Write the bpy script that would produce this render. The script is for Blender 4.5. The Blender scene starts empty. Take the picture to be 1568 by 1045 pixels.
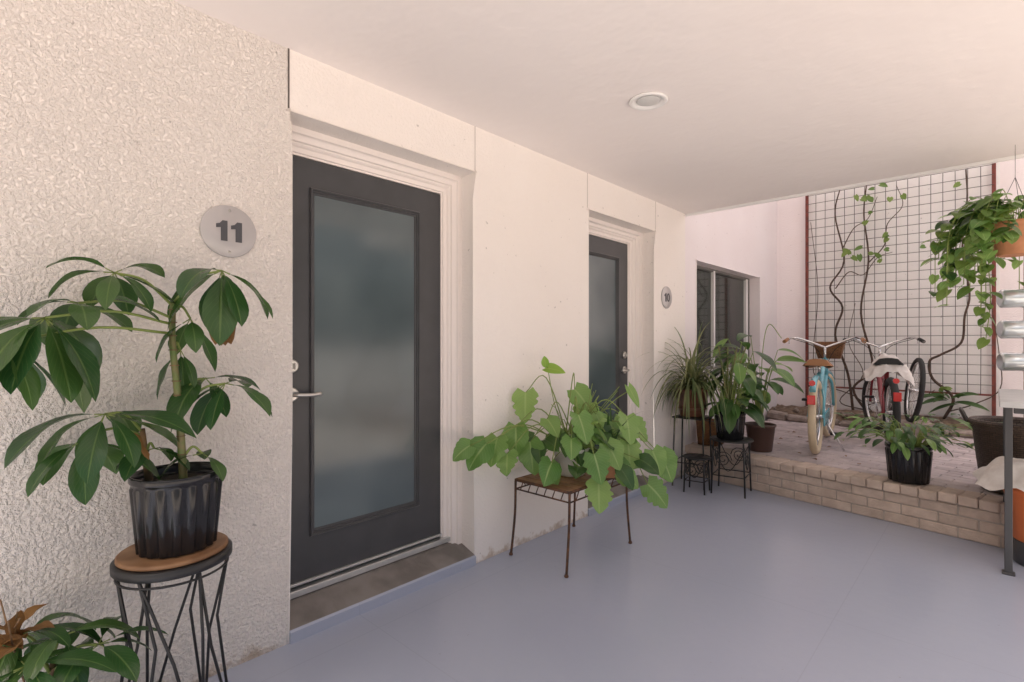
import bpy, math, random
from mathutils import Vector, Matrix, Euler
random.seed(7)
R = random.random
def U(a,b): return a+(b-a)*random.random()
XW=-2.225
VR=math.radians(43.09)
scene=bpy.context.scene

# ------------------------------------------------------------------ materials
def newmat(name):
    m=bpy.data.materials.new(name); m.use_nodes=True
    nt=m.node_tree; b=nt.nodes['Principled BSDF']
    return m,nt,b
def N(nt,t,**k):
    n=nt.nodes.new(t)
    for a,v in k.items(): setattr(n,a,v)
    return n
def L(nt,a,b): nt.links.new(a,b)
def mixcol(nt,fac,a,b,blend='MIX'):
    n=N(nt,'ShaderNodeMix',data_type='RGBA',blend_type=blend)
    if hasattr(fac,'links'): L(nt,fac,n.inputs[0])
    else: n.inputs[0].default_value=fac
    for i,v in ((6,a),(7,b)):
        if hasattr(v,'links'): L(nt,v,n.inputs[i])
        else: n.inputs[i].default_value=(*v,1)
    return n.outputs[2]
def ramp(nt,inp,p0,p1,c0=(0,0,0),c1=(1,1,1)):
    r=N(nt,'ShaderNodeValToRGB'); r.color_ramp.elements[0].position=p0; r.color_ramp.elements[1].position=p1
    r.color_ramp.elements[0].color=(*c0,1); r.color_ramp.elements[1].color=(*c1,1)
    L(nt,inp,r.inputs[0]); return r.outputs[0]
def noise(nt,vec,scale,detail=2,rough=.5):
    n=N(nt,'ShaderNodeTexNoise'); n.inputs['Scale'].default_value=scale; n.inputs['Detail'].default_value=detail
    n.inputs['Roughness'].default_value=rough; L(nt,vec,n.inputs['Vector']); return n.outputs['Fac']
def simple(name,c,rough=.5,metal=0,c2=None,nscale=8,bump=0,bscale=60,spec=.5,island=0,coat=0):
    m,nt,b=newmat(name); tc=N(nt,'ShaderNodeTexCoord').outputs['Object']
    if c2 is None and not island and not bump:
        b.inputs['Base Color'].default_value=(*c,1)
    else:
        if c2 is None: c2=tuple(x*.8 for x in c)
        f=noise(nt,tc,nscale); col=mixcol(nt,ramp(nt,f,.35,.65),c,c2)
        if island:
            g=N(nt,'ShaderNodeNewGeometry'); rr=ramp(nt,g.outputs['Random Per Island'],0,1,(1-island,)*3,(1+island*.6,)*3)
            col=mixcol(nt,1,col,rr,'MULTIPLY')
        L(nt,col,b.inputs['Base Color'])
    b.inputs['Roughness'].default_value=rough; b.inputs['Metallic'].default_value=metal
    b.inputs['Specular IOR Level'].default_value=spec; b.inputs['Coat Weight'].default_value=coat
    if bump:
        bn=N(nt,'ShaderNodeBump'); bn.inputs['Strength'].default_value=bump; bn.inputs['Distance'].default_value=.01
        L(nt,noise(nt,tc,bscale,3),bn.inputs['Height']); L(nt,bn.outputs[0],b.inputs['Normal'])
    return m
def stucco(name,c,c2,fine=.5,fscale=70,dist=.012,dirt=True,spots=True,det=3):
    m,nt,b=newmat(name); tc=N(nt,'ShaderNodeTexCoord').outputs['Object']
    f=noise(nt,tc,1.3,4,.6); col=mixcol(nt,ramp(nt,f,.35,.7),c,c2)
    if spots:
        s=noise(nt,tc,30,2,.4); col=mixcol(nt,ramp(nt,s,.73,.78),col,tuple(x*.70 for x in c2))
    if dirt:
        sp=N(nt,'ShaderNodeSeparateXYZ'); L(nt,tc,sp.inputs[0])
        dn=noise(nt,tc,9,3,.7)
        ma=N(nt,'ShaderNodeMath',operation='MULTIPLY_ADD'); L(nt,dn,ma.inputs[0]); ma.inputs[1].default_value=.28; ma.inputs[2].default_value=-.10
        sb=N(nt,'ShaderNodeMath',operation='SUBTRACT'); L(nt,ma.outputs[0],sb.inputs[0]); L(nt,sp.outputs[2],sb.inputs[1])
        col=mixcol(nt,ramp(nt,sb.outputs[0],0,.05),col,tuple(x*y for x,y in zip(c2,(.68,.60,.52))))
    L(nt,col,b.inputs['Base Color']); b.inputs['Roughness'].default_value=.85; b.inputs['Specular IOR Level'].default_value=.25
    b1=N(nt,'ShaderNodeBump'); b1.inputs['Strength'].default_value=fine; b1.inputs['Distance'].default_value=dist
    h=noise(nt,tc,fscale,det,.6)
    L(nt,ramp(nt,h,.38,.62),b1.inputs['Height']); L(nt,b1.outputs[0],b.inputs['Normal'])
    return m
def leafmat(name,c,c2,vein,rough=.33,trans=.25,veinamt=.6):
    m,nt,b=newmat(name); g=N(nt,'ShaderNodeNewGeometry'); uv=N(nt,'ShaderNodeUVMap')
    col=mixcol(nt,g.outputs['Random Per Island'],c,c2)
    sp=N(nt,'ShaderNodeSeparateXYZ'); L(nt,uv.outputs[0],sp.inputs[0])
    ab=N(nt,'ShaderNodeMath',operation='ABSOLUTE'); L(nt,sp.outputs[0],ab.inputs[0])
    mid=ramp(nt,ab.outputs[0],.03,.10,(1,1,1),(0,0,0))
    ma=N(nt,'ShaderNodeMath',operation='MULTIPLY_ADD'); L(nt,ab.outputs[0],ma.inputs[0]); ma.inputs[1].default_value=-.35; L(nt,sp.outputs[1],ma.inputs[2])
    mu=N(nt,'ShaderNodeMath',operation='MULTIPLY'); L(nt,ma.outputs[0],mu.inputs[0]); mu.inputs[1].default_value=60
    si=N(nt,'ShaderNodeMath',operation='SINE'); L(nt,mu.outputs[0],si.inputs[0])
    vv=ramp(nt,si.outputs[0],.86,1.0)
    mx=N(nt,'ShaderNodeMath',operation='MULTIPLY'); L(nt,vv,mx.inputs[0]); mx.inputs[1].default_value=.35
    mm=N(nt,'ShaderNodeMath',operation='MAXIMUM'); L(nt,mid,mm.inputs[0]); L(nt,mx.outputs[0],mm.inputs[1])
    ms=N(nt,'ShaderNodeMath',operation='MULTIPLY'); L(nt,mm.outputs[0],ms.inputs[0]); ms.inputs[1].default_value=veinamt
    col=mixcol(nt,ms.outputs[0],col,vein)
    L(nt,col,b.inputs['Base Color']); b.inputs['Roughness'].default_value=rough
    bn=N(nt,'ShaderNodeBump'); bn.inputs['Strength'].default_value=.35; bn.inputs['Distance'].default_value=.004; bn.invert=True
    L(nt,mm.outputs[0],bn.inputs['Height']); L(nt,bn.outputs[0],b.inputs['Normal'])
    tr=N(nt,'ShaderNodeBsdfTranslucent'); L(nt,mixcol(nt,.5,col,tuple(min(1,x*2.2) for x in c2)),tr.inputs[0])
    ms2=N(nt,'ShaderNodeMixShader'); ms2.inputs[0].default_value=trans
    L(nt,b.outputs[0],ms2.inputs[1]); L(nt,tr.outputs[0],ms2.inputs[2]); L(nt,ms2.outputs[0],nt.nodes['Material Output'].inputs[0])
    return m
def wicker(name,c,c2):
    m,nt,b=newmat(name); uv=N(nt,'ShaderNodeUVMap')
    br=N(nt,'ShaderNodeTexBrick'); br.inputs['Scale'].default_value=1; br.inputs['Brick Width'].default_value=.034; br.inputs['Row Height'].default_value=.014
    br.inputs['Mortar Size'].default_value=.003; br.inputs['Mortar Smooth'].default_value=1
    br.inputs['Color1'].default_value=(*c,1); br.inputs['Color2'].default_value=(*c2,1); br.inputs['Mortar'].default_value=(*[x*.25 for x in c],1)
    L(nt,uv.outputs[0],br.inputs['Vector']); L(nt,br.outputs['Color'],b.inputs['Base Color']); b.inputs['Roughness'].default_value=.55
    bn=N(nt,'ShaderNodeBump'); bn.invert=True; bn.inputs['Strength'].default_value=1; bn.inputs['Distance'].default_value=.006
    L(nt,br.outputs['Fac'],bn.inputs['Height']); L(nt,bn.outputs[0],b.inputs['Normal']); return m

M={}
M['rough']=stucco('stucco_rough',(.935,.877,.83),(.905,.84,.79),.75,72,.012)
M['smooth']=stucco('stucco_smooth',(.935,.88,.838),(.915,.855,.81),.26,70,.009)
M['lav']=stucco('stucco_sky_tint',(.93,.865,.875),(.90,.825,.83),.22,70,.01,dirt=False)  # same wall paint, with the tint of open-sky light put into its colour
M['back']=stucco('stucco_back_wall',(.94,.925,.915),(.91,.885,.875),.3,60,.01,dirt=False)
M['ceil']=stucco('ceiling_plaster',(.92,.87,.855),(.905,.85,.835),.12,7,.014,dirt=False,spots=False,det=2)
M['trim']=simple('painted_trim',(.91,.84,.80),.5)
M['white']=simple('white_paint',(.88,.87,.86),.4)
M['joint']=simple('joint_dark',(.12,.10,.09),.9)  # dark colour of the control joint strip, reused behind the doors
M['joint2']=simple('joint_caulk',(.55,.50,.47),.9)
M['doorp']=simple('door_charcoal_paint',(.064,.065,.070),.38,c2=(.056,.057,.061))
M['metal']=simple('satin_nickel',(.6,.58,.55),.28,1)
M['alu']=simple('aluminium',(.7,.7,.69),.45,.7,c2=(.6,.6,.59))
M['bronze']=simple('window_frame_paint',(.20,.19,.18),.45)
M['sill']=simple('sill_concrete',(.27,.245,.225),.8,c2=(.185,.165,.15),nscale=7,bump=.4,bscale=50)
M['black']=simple('black_powder_coat',(.02,.02,.021),.4)
M['plastic']=simple('black_nursery_plastic',(.014,.014,.016),.2)
M['soil']=simple('potting_soil',(.05,.035,.025),.95,c2=(.02,.014,.01),nscale=60,bump=1,bscale=90)
M['wood']=simple('wood_disc',(.36,.2,.1),.55,c2=(.20,.10,.045),nscale=9)
M['rust']=simple('rusty_iron',(.16,.075,.04),.7,.3,c2=(.07,.04,.03),nscale=30)
M['redrust']=simple('red_oxide_frame',(.24,.055,.04),.6,c2=(.14,.04,.03),nscale=12)
M['wire']=simple('dark_wire',(.12,.11,.105),.6,.4)
M['terra']=simple('terracotta',(.60,.27,.13),.7,c2=(.50,.21,.10),nscale=12)
M['orange']=simple('orange_pot',(.66,.17,.05),.5,c2=(.56,.14,.04))
M['brownpot']=simple('brown_glazed_pot',(.20,.085,.05),.3,c2=(.12,.055,.035),nscale=14)
M['darkpot']=simple('dark_brown_pot',(.10,.055,.045),.5)
M['ceram']=simple('white_ceramic',(.78,.76,.72),.3)
M['cloth']=simple('white_cloth',(.78,.74,.70),.9,c2=(.68,.63,.59),nscale=20)
M['table']=simple('grey_table_paint',(.55,.55,.55),.5,c2=(.47,.47,.47))
M['tleg']=simple('dark_grey_steel',(.06,.06,.065),.45)
M['brick']=simple('tan_brick',(.62,.50,.42),.85,c2=(.52,.41,.34),nscale=14,bump=.5,bscale=90,island=.10)
M['paver']=simple('rose_paver',(.58,.50,.495),.85,c2=(.48,.41,.41),nscale=6,bump=.4,bscale=90,island=.14)
M['mortar']=simple('mortar',(.46,.40,.35),.95,c2=(.38,.33,.29),nscale=20)
M['dirt']=simple('garden_soil',(.24,.17,.12),.95,c2=(.12,.085,.06),nscale=20,bump=1,bscale=40)
M['stone']=simple('edging_stone',(.40,.33,.29),.9,c2=(.26,.21,.18),nscale=12,bump=.6,bscale=50,island=.3)
M['bark']=simple('vine_bark',(.11,.068,.05),.9,c2=(.06,.04,.03),nscale=30)
M['stemg']=simple('green_stem',(.12,.19,.05),.5,c2=(.20,.17,.07),nscale=25)
M['stemb']=simple('woody_stem',(.26,.15,.07),.7,c2=(.14,.09,.05),nscale=30)
M['petiole']=simple('petiole',(.22,.29,.07),.45)
M['l_sch']=leafmat('schefflera_leaf',(.020,.075,.022),(.060,.13,.03),(.16,.26,.07),.22)
M['l_pot']=leafmat('pothos_leaf',(.08,.21,.045),(.27,.42,.12),(.45,.58,.24),.28,.3)
M['l_new']=leafmat('new_leaf',(.20,.38,.05),(.28,.45,.07),(.4,.5,.16),.35,.35)
M['l_dark']=leafmat('dark_leaf',(.022,.07,.018),(.07,.15,.035),(.12,.2,.06),.28)
M['l_spd']=leafmat('spider_leaf',(.06,.12,.03),(.26,.27,.13),(.42,.42,.22),.5)
M['l_dead']=leafmat('dead_leaf',(.28,.14,.04),(.18,.09,.03),(.3,.2,.1),.8)
M['l_vine']=leafmat('vine_leaf',(.07,.16,.03),(.20,.29,.06),(.2,.3,.08),.4)
M['wick']=wicker('dark_wicker',(.075,.05,.038),(.11,.075,.055))
M['wick2']=wicker('tan_wicker',(.40,.19,.08),(.30,.13,.055))
M['bblue']=simple('bike_paint_aqua',(.15,.47,.56),.25,coat=.6)
M['bred']=simple('bike_paint_maroon',(.24,.02,.03),.25,coat=.6)
M['cream']=simple('cream_tyre',(.66,.54,.37),.7)
M['tyre']=simple('black_tyre',(.025,.025,.025),.75)
M['chrome']=simple('chrome',(.75,.75,.75),.15,1)
M['tanlea']=simple('tan_leather',(.38,.17,.07),.4)
M['refl']=simple('red_reflector',(.65,.02,.02),.2)
M['signm']=simple('brushed_sign_metal',(.54,.52,.52),.42,.35,c2=(.48,.46,.46),nscale=4)
M['signt']=simple('sign_numeral_paint',(.07,.07,.08),.5)
M['lens']=simple('lamp_lens',(.70,.70,.69),.35)
M['concrete']=simple('concrete_ground',(.78,.71,.64),.9,c2=(.73,.66,.59),nscale=2)
def frosted():
    m,nt,b=newmat('frosted_glass'); tc=N(nt,'ShaderNodeTexCoord').outputs['Object']
    f=noise(nt,tc,1.6,2); col=mixcol(nt,ramp(nt,f,.35,.65),(.07,.095,.105),(.13,.165,.175))
    L(nt,col,b.inputs['Base Color']); b.inputs['Roughness'].default_value=.13; b.inputs['Specular IOR Level'].default_value=.75
    return m
M['frost']=frosted()
M['wglass']=simple('window_glass',(.02,.028,.025),.06,c2=(.04,.05,.042),nscale=2,spec=.5)
m,nt,b=newmat('jar_glass'); b.inputs['Base Color'].default_value=(.72,.76,.78,1); b.inputs['Roughness'].default_value=.12; b.inputs['Metallic'].default_value=.5; M['glassj']=m
def floormat():
    m,nt,b=newmat('painted_floor'); tc=N(nt,'ShaderNodeTexCoord').outputs['Object']
    f=noise(nt,tc,.8,2,.5); col=mixcol(nt,ramp(nt,f,.3,.7),(.40,.435,.54),(.425,.46,.56))
    s=noise(nt,tc,40,2,.6); col=mixcol(nt,ramp(nt,s,.72,.78),col,(.36,.38,.45))
    mp=N(nt,'ShaderNodeMapping'); mp.inputs['Location'].default_value=(.55,.2,0); L(nt,tc,mp.inputs['Vector'])
    br=N(nt,'ShaderNodeTexBrick'); br.offset=0; br.inputs['Scale'].default_value=1; br.inputs['Brick Width'].default_value=1.5; br.inputs['Row Height'].default_value=1.5
    br.inputs['Mortar Size'].default_value=.003; br.inputs['Mortar Smooth'].default_value=.6; L(nt,mp.outputs[0],br.inputs['Vector'])
    mu=N(nt,'ShaderNodeMath',operation='MULTIPLY'); L(nt,br.outputs['Fac'],mu.inputs[0]); mu.inputs[1].default_value=.3
    col=mixcol(nt,mu.outputs[0],col,(.31,.34,.41))
    L(nt,col,b.inputs['Base Color'])
    b.inputs['Roughness'].default_value=.27; b.inputs['Specular IOR Level'].default_value=.5
    bn=N(nt,'ShaderNodeBump'); bn.inputs['Strength'].default_value=.10; bn.inputs['Distance'].default_value=.01
    L(nt,noise(nt,tc,16,2),bn.inputs['Height']); L(nt,bn.outputs[0],b.inputs['Normal']); return m
M['floor']=floormat()

# ------------------------------------------------------------------ mesh builder
def cr(pts,k=6,closed=False):
    P=[Vector(p) for p in pts]; out=[]; n=len(P)
    if n<3: return P
    rng=n if closed else n-1
    for i in range(rng):
        if closed: a,b_,c,d=P[i-1],P[i],P[(i+1)%n],P[(i+2)%n]
        else:
            a=P[i-1] if i>0 else P[0]*2-P[1]; b_=P[i]; c=P[i+1]; d=P[i+2] if i+2<n else P[-1]*2-P[-2]
        for j in range(k):
            t=j/k
            out.append(.5*((2*b_)+(c-a)*t+(2*a-5*b_+4*c-d)*t*t+(3*b_-a-3*c+d)*t**3))
    if not closed: out.append(P[-1])
    return out
class MB:
    def __init__(s): s.v=[];s.f=[];s.m=[];s.uv=[];s.sm=[];s.mats=[]; s.clampx=None; s.T=None
    def mi(s,k):
        if k not in s.mats: s.mats.append(k)
        return s.mats.index(k)
    def V(s,p):
        p=Vector(p)
        if s.T is not None: p=s.T@p
        if s.clampx is not None and p.x<s.clampx: p.x=s.clampx+R()*.004
        s.v.append(tuple(p)); return len(s.v)-1
    def F(s,idx,mat,uv=None,sm=False):
        s.f.append(tuple(idx)); s.m.append(s.mi(mat)); s.uv.append(uv); s.sm.append(sm)
    def box(s,a,b,mat):
        x0,y0,z0=a;x1,y1,z1=b
        i=[s.V(p) for p in ((x0,y0,z0),(x1,y0,z0),(x1,y1,z0),(x0,y1,z0),(x0,y0,z1),(x1,y0,z1),(x1,y1,z1),(x0,y1,z1))]
        for q in ((3,2,1,0),(4,5,6,7),(0,1,5,4),(1,2,6,5),(2,3,7,6),(3,0,4,7)): s.F([i[k] for k in q],mat)
    def cbox(s,c,sz,mat,rot=None,ch=.003):
        hx,hy,hz=[q/2 for q in sz]; ch=min(ch,hx*.8,hy*.8,hz*.8)
        Mx=Matrix.Translation(Vector(c))@(rot.to_matrix().to_4x4() if rot else Matrix())
        ids={}
        for sx in(-1,1):
            for sy in(-1,1):
                for sz_ in(-1,1):
                    ids[sx,sy,sz_,0]=s.V(Mx@Vector((sx*hx,sy*(hy-ch),sz_*(hz-ch))))
                    ids[sx,sy,sz_,1]=s.V(Mx@Vector((sx*(hx-ch),sy*hy,sz_*(hz-ch))))
                    ids[sx,sy,sz_,2]=s.V(Mx@Vector((sx*(hx-ch),sy*(hy-ch),sz_*hz)))
        for k in (-1,1):
            o=((-1,-1),(1,-1),(1,1),(-1,1)); oo=o if k>0 else o[::-1]
            s.F([ids[k,a,b,0] for a,b in oo],mat)
            s.F([ids[a,k,b,1] for a,b in oo[::-1]],mat)
            s.F([ids[a,b,k,2] for a,b in oo],mat)
        for a in(-1,1):
            for b in(-1,1):
                s.F([ids[a,b,-1,0],ids[a,b,1,0],ids[a,b,1,1],ids[a,b,-1,1]],mat)
                s.F([ids[a,-1,b,0],ids[a,1,b,0],ids[a,1,b,2],ids[a,-1,b,2]],mat)
                s.F([ids[-1,a,b,1],ids[1,a,b,1],ids[1,a,b,2],ids[-1,a,b,2]],mat)
                for c_ in(-1,1): s.F([ids[a,b,c_,0],ids[a,b,c_,1],ids[a,b,c_,2]],mat)
    def tube(s,pts,r,mat,n=6,closed=False,flat=None):
        P=[Vector(p) for p in pts]; k=len(P)
        if not isinstance(r,(list,tuple)): r=[r]*k
        elif len(r)!=k: r=[r[0]+(r[-1]-r[0])*i/(k-1) for i in range(k)]
        Tn=[]
        for i in range(k):
            if closed: t=P[(i+1)%k]-P[i-1]
            else: t=P[min(i+1,k-1)]-P[max(i-1,0)]
            Tn.append(t.normalized() if t.length>1e-9 else Vector((0,0,1)))
        up=Vector((0,0,1)) if abs(Tn[0].z)<.9 else Vector((1,0,0))
        nrm=(up-Tn[0]*up.dot(Tn[0])).normalized(); rings=[]
        for i in range(k):
            nrm=(nrm-Tn[i]*nrm.dot(Tn[i])).normalized(); bi=Tn[i].cross(nrm)
            rings.append([s.V(P[i]+(nrm*math.cos(2*math.pi*j/n)+bi*math.sin(2*math.pi*j/n)*(flat or 1))*r[i]) for j in range(n)])
        for i in range(k if closed else k-1):
            a=rings[i]; b=rings[(i+1)%k]
            for j in range(n): s.F([a[j],a[(j+1)%n],b[(j+1)%n],b[j]],mat,sm=True)
        if not closed: s.F(rings[0][::-1],mat); s.F(rings[-1],mat)
    def lathe(s,prof,c,mat,n=32,rib=0,nrib=12,ribr=(0,0),sq=False,arc=1):
        c=Vector(c); rings=[]
        for (r,z) in prof:
            ring=[]
            for j in range(n):
                a=2*math.pi*j/n; rr=r
                if rib and ribr[0]<=z<=ribr[1]: rr=r*(1+rib*max(-1,min(1,2.2*math.sin(nrib*a))))
                if sq: rr=r/max(abs(math.cos(a)),abs(math.sin(a)))*.92
                ring.append(s.V(c+Vector((rr*math.cos(a),rr*math.sin(a),z))))
            rings.append(ring)
        for i in range(len(prof)-1):
            a=rings[i];b=rings[i+1]; r0=max(prof[i][0],prof[i+1][0])
            for j in range(n):
                u0=2*math.pi*r0*j/n;u1=2*math.pi*r0*(j+1)/n
                s.F([a[j],a[(j+1)%n],b[(j+1)%n],b[j]],mat,[(u0,prof[i][1]),(u1,prof[i][1]),(u1,prof[i+1][1]),(u0,prof[i+1][1])],sm=True)
        s.F(rings[0][::-1],mat); s.F(rings[-1],mat)
    def torus(s,c,axis,Rr,r,mat,n=40,m_=8,flat=None):
        axis=Vector(axis).normalized(); a=axis.orthogonal().normalized(); b=axis.cross(a)
        s.tube([Vector(c)+(a*math.cos(2*math.pi*i/n)+b*math.sin(2*math.pi*i/n))*Rr for i in range(n)],r,mat,m_,closed=True,flat=flat)
    def leaf(s,p,d,nrm,Ln,W,mat,shape='oval',droop=.6,fold=.25,seg=8,wave=0,notch=0):
        p=Vector(p); d=Vector(d).normalized(); nrm=Vector(nrm)
        side=d.cross(nrm)
        if side.length<1e-3: side=d.orthogonal()
        side.normalize(); rows=[]; ph=R()*6; nk=random.randint(0,2)
        for i in range(seg+1):
            t=i/seg
            if shape=='oval': w=math.sin(math.pi*min(1,t**.9))**.75 if 0<t<1 else 0
            elif shape=='obov': w=(math.sin(math.pi*t**1.15)**.8) if 0<t<1 else 0
            elif shape=='heart': w=(math.sin(math.pi*t**.58)**.75) if 0<t<1 else 0
            elif shape=='strap': w=min(1,(1-t)*2.5)*(.5+.5*min(1,t*6))
            else: w=math.sin(math.pi*t**.7) if 0<t<1 else 0
            if shape=='heart' and i==0: w=.55
            w=max(w,.02)*W/2
            n2=side.cross(d).normalized()
            row=[]
            for j in (-1,-.5,0,.5,1):
                back=0
                if shape=='heart': back=-.16*Ln*abs(j)*(1-t)**4
                jj=j
                if notch and abs(j)==1 and .2<t<.85 and (i+nk+(0 if j>0 else 1))%3==0: jj=j*(1-notch)
                zz=abs(j)*w*fold*2*(1-.5*abs(j)) + wave*w*math.sin(t*9+ph+j*2)*abs(j)
                row.append(s.V(p+side*(jj*w)+n2*zz+d*back))
            rows.append(row)
            p=p+d*(Ln/seg); d=(d+Vector((0,0,-droop/seg))).normalized()
        for i in range(seg):
            for j in range(4):
                u0=(-1,-.5,0,.5,1)[j];u1=(-1,-.5,0,.5,1)[j+1]
                s.F([rows[i][j],rows[i][j+1],rows[i+1][j+1],rows[i+1][j]],mat,[(u0,i/seg),(u1,i/seg),(u1,(i+1)/seg),(u0,(i+1)/seg)],sm=True)
    def obj(s,name,parent=None,loc=(0,0,0),rz=0):
        me=bpy.data.meshes.new(name); me.from_pydata(s.v,[],s.f)
        for k in s.mats: me.materials.append(M[k])
        me.polygons.foreach_set('material_index',s.m); me.polygons.foreach_set('use_smooth',s.sm)
        uvl=me.uv_layers.new(name='UVMap'); buf=[]
        for f,u in zip(s.f,s.uv):
            if u is None: buf.extend([0,0]*len(f))
            else:
                for q in u: buf.extend(q)
        uvl.data.foreach_set('uv',buf)
        me.update(); o=bpy.data.objects.new(name,me); scene.collection.objects.link(o)
        o.location=loc; o.rotation_euler=(0,0,rz)
        if parent: 
            o.parent=parent
        return o
def empty(name,loc=(0,0,0),rz=0):
    e=bpy.data.objects.new(name,None); scene.collection.objects.link(e); e.location=loc; e.rotation_euler=(0,0,rz); e.empty_display_size=.1; return e
def child(mb,name,e):
    return mb.obj(name,e,loc=tuple(-Vector(e.location)))

# ------------------------------------------------------------------ ground & floor
g=MB(); g.F([g.V(p) for p in((-150,-150,-.008),(150,-150,-.008),(150,150,-.008),(-150,150,-.008))],'concrete'); g.obj('ground')
g=MB(); g.F([g.V(p) for p in((-2.24,-1.2,0),(.30,-1.2,0),(.30,5.1,0),(-2.24,5.1,0))],'floor'); g.obj('patio_floor')

# ------------------------------------------------------------------ left wall
def wallgrid():
    ys=[-6,.969,2.057,3.21,4.25,4.88,5.12,7.06,7.84]; zs=[-.02,1.0,2.14,2.297,2.58,7.6]
    holes=[(.969,2.057,-.02,2.297),(3.21,4.25,-.02,2.297),(5.12,7.06,1.0,2.14)]
    w=MB()
    def hole(y,z): return any(a<y<b and c<z<d for a,b,c,d in holes)
    vid={}
    def vv(x,y,z):
        k=(round(x,4),round(y,4),round(z,4))
        if k not in vid: vid[k]=w.V(k)
        return vid[k]
    xb=XW-.135
    def matf(y): return 'rough' if y<.969 else ('smooth' if y<4.88 else 'lav')  # past the ceiling edge the sky-light tint is in the colour
    for i in range(len(ys)-1):
        for j in range(len(zs)-1):
            y0,y1,z0,z1=ys[i],ys[i+1],zs[j],zs[j+1]; ym=(y0+y1)/2; zm=(z0+z1)/2
            if zm>2.6 and ym<3.2: continue
            mt=matf(ym)
            if not hole(ym,zm):
                w.F([vv(XW,y0,z0),vv(XW,y1,z0),vv(XW,y1,z1),vv(XW,y0,z1)],mt)
            else:
                mt='lav' if ym>4.88 else 'smooth'
                if not hole(ym,z1+.01): w.F([vv(XW,y0,z1),vv(XW,y1,z1),vv(xb,y1,z1),vv(xb,y0,z1)],mt)
                if z0>0 and not hole(ym,z0-.01): w.F([vv(xb,y0,z0),vv(xb,y1,z0),vv(XW,y1,z0),vv(XW,y0,z0)],mt)
                if not hole(y0-.01,zm): w.F([vv(xb,y0,z0),vv(XW,y0,z0),vv(XW,y0,z1),vv(xb,y0,z1)],mt)
                if not hole(y1+.01,zm): w.F([vv(XW,y1,z0),vv(xb,y1,z0),vv(xb,y1,z1),vv(XW,y1,z1)],mt)
    o=w.obj('stucco_wall')
    bv=o.modifiers.new('b','BEVEL'); bv.width=.014; bv.segments=3; bv.limit_method='ANGLE'; bv.angle_limit=math.radians(40)
    return o
wall=wallgrid()
j=MB()
for y in (.966,):
    j.box((XW-.001,y-.004,2.31),(XW+.0025,y+.003,2.57),'joint')
for y in (2.06,3.205,4.27):
    j.box((XW-.001,y-.0025,2.31),(XW+.0015,y+.0025,2.57),'joint2')
jo=j.obj('control_joints',wall)
def sheetbox(name,a,b,mat):
    m_=MB(); m_.box(a,b,mat); return m_.obj(name)
bw=MB()
bw.box((-2.6,7.83,-.02),(5.2,8.1,7.0),'lav')
bwo=bw.obj('back_wall')
p=MB(); p.box((-1.86,7.824,.45),(.05,7.8305,3.5),'back'); p.obj('white_wall_panel',bwo)

# ceiling: porch slab, unseen edges cut to admit light, rear widened under sun-blocking mass
c=MB(); c.box((-2.6,-1.3,2.57),(.46,3.6,2.78),'ceil'); c.box((-2.6,3.6,2.57),(1.2,4.88,2.78),'ceil')
c.box((-2.22,4.882,2.548),(1.2,4.905,2.83),'white')
c.obj('porch_ceiling')
sheetbox('sun_block_mass',(-2.6,3.603,2.782),(1.199,4.879,9.0),'smooth')  # unseen mass added to keep direct sun off the courtyard
for xx,yy in ((.36,-1.18),(1.05,4.76)):
    k=MB(); k.cbox((xx,yy,1.285),(.14,.14,2.57),'smooth',ch=.01); k.cbox((xx,yy,.06),(.18,.18,.12),'smooth',ch=.01); k.obj('porch_column')
k=MB(); cx,cy=-1.323,2.461
k.lathe([(.097,0),(.100,-.006),(.092,-.011),(.080,-.010),(.066,.0),(.062,.012),(.06,.012)],(cx,cy,2.569),'white',40)
k.lathe([(.061,-.001),(.055,-.004),(.0,-.0045)],(cx,cy,2.568),'lens',40)
k.obj('recessed_ceiling_light')

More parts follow.
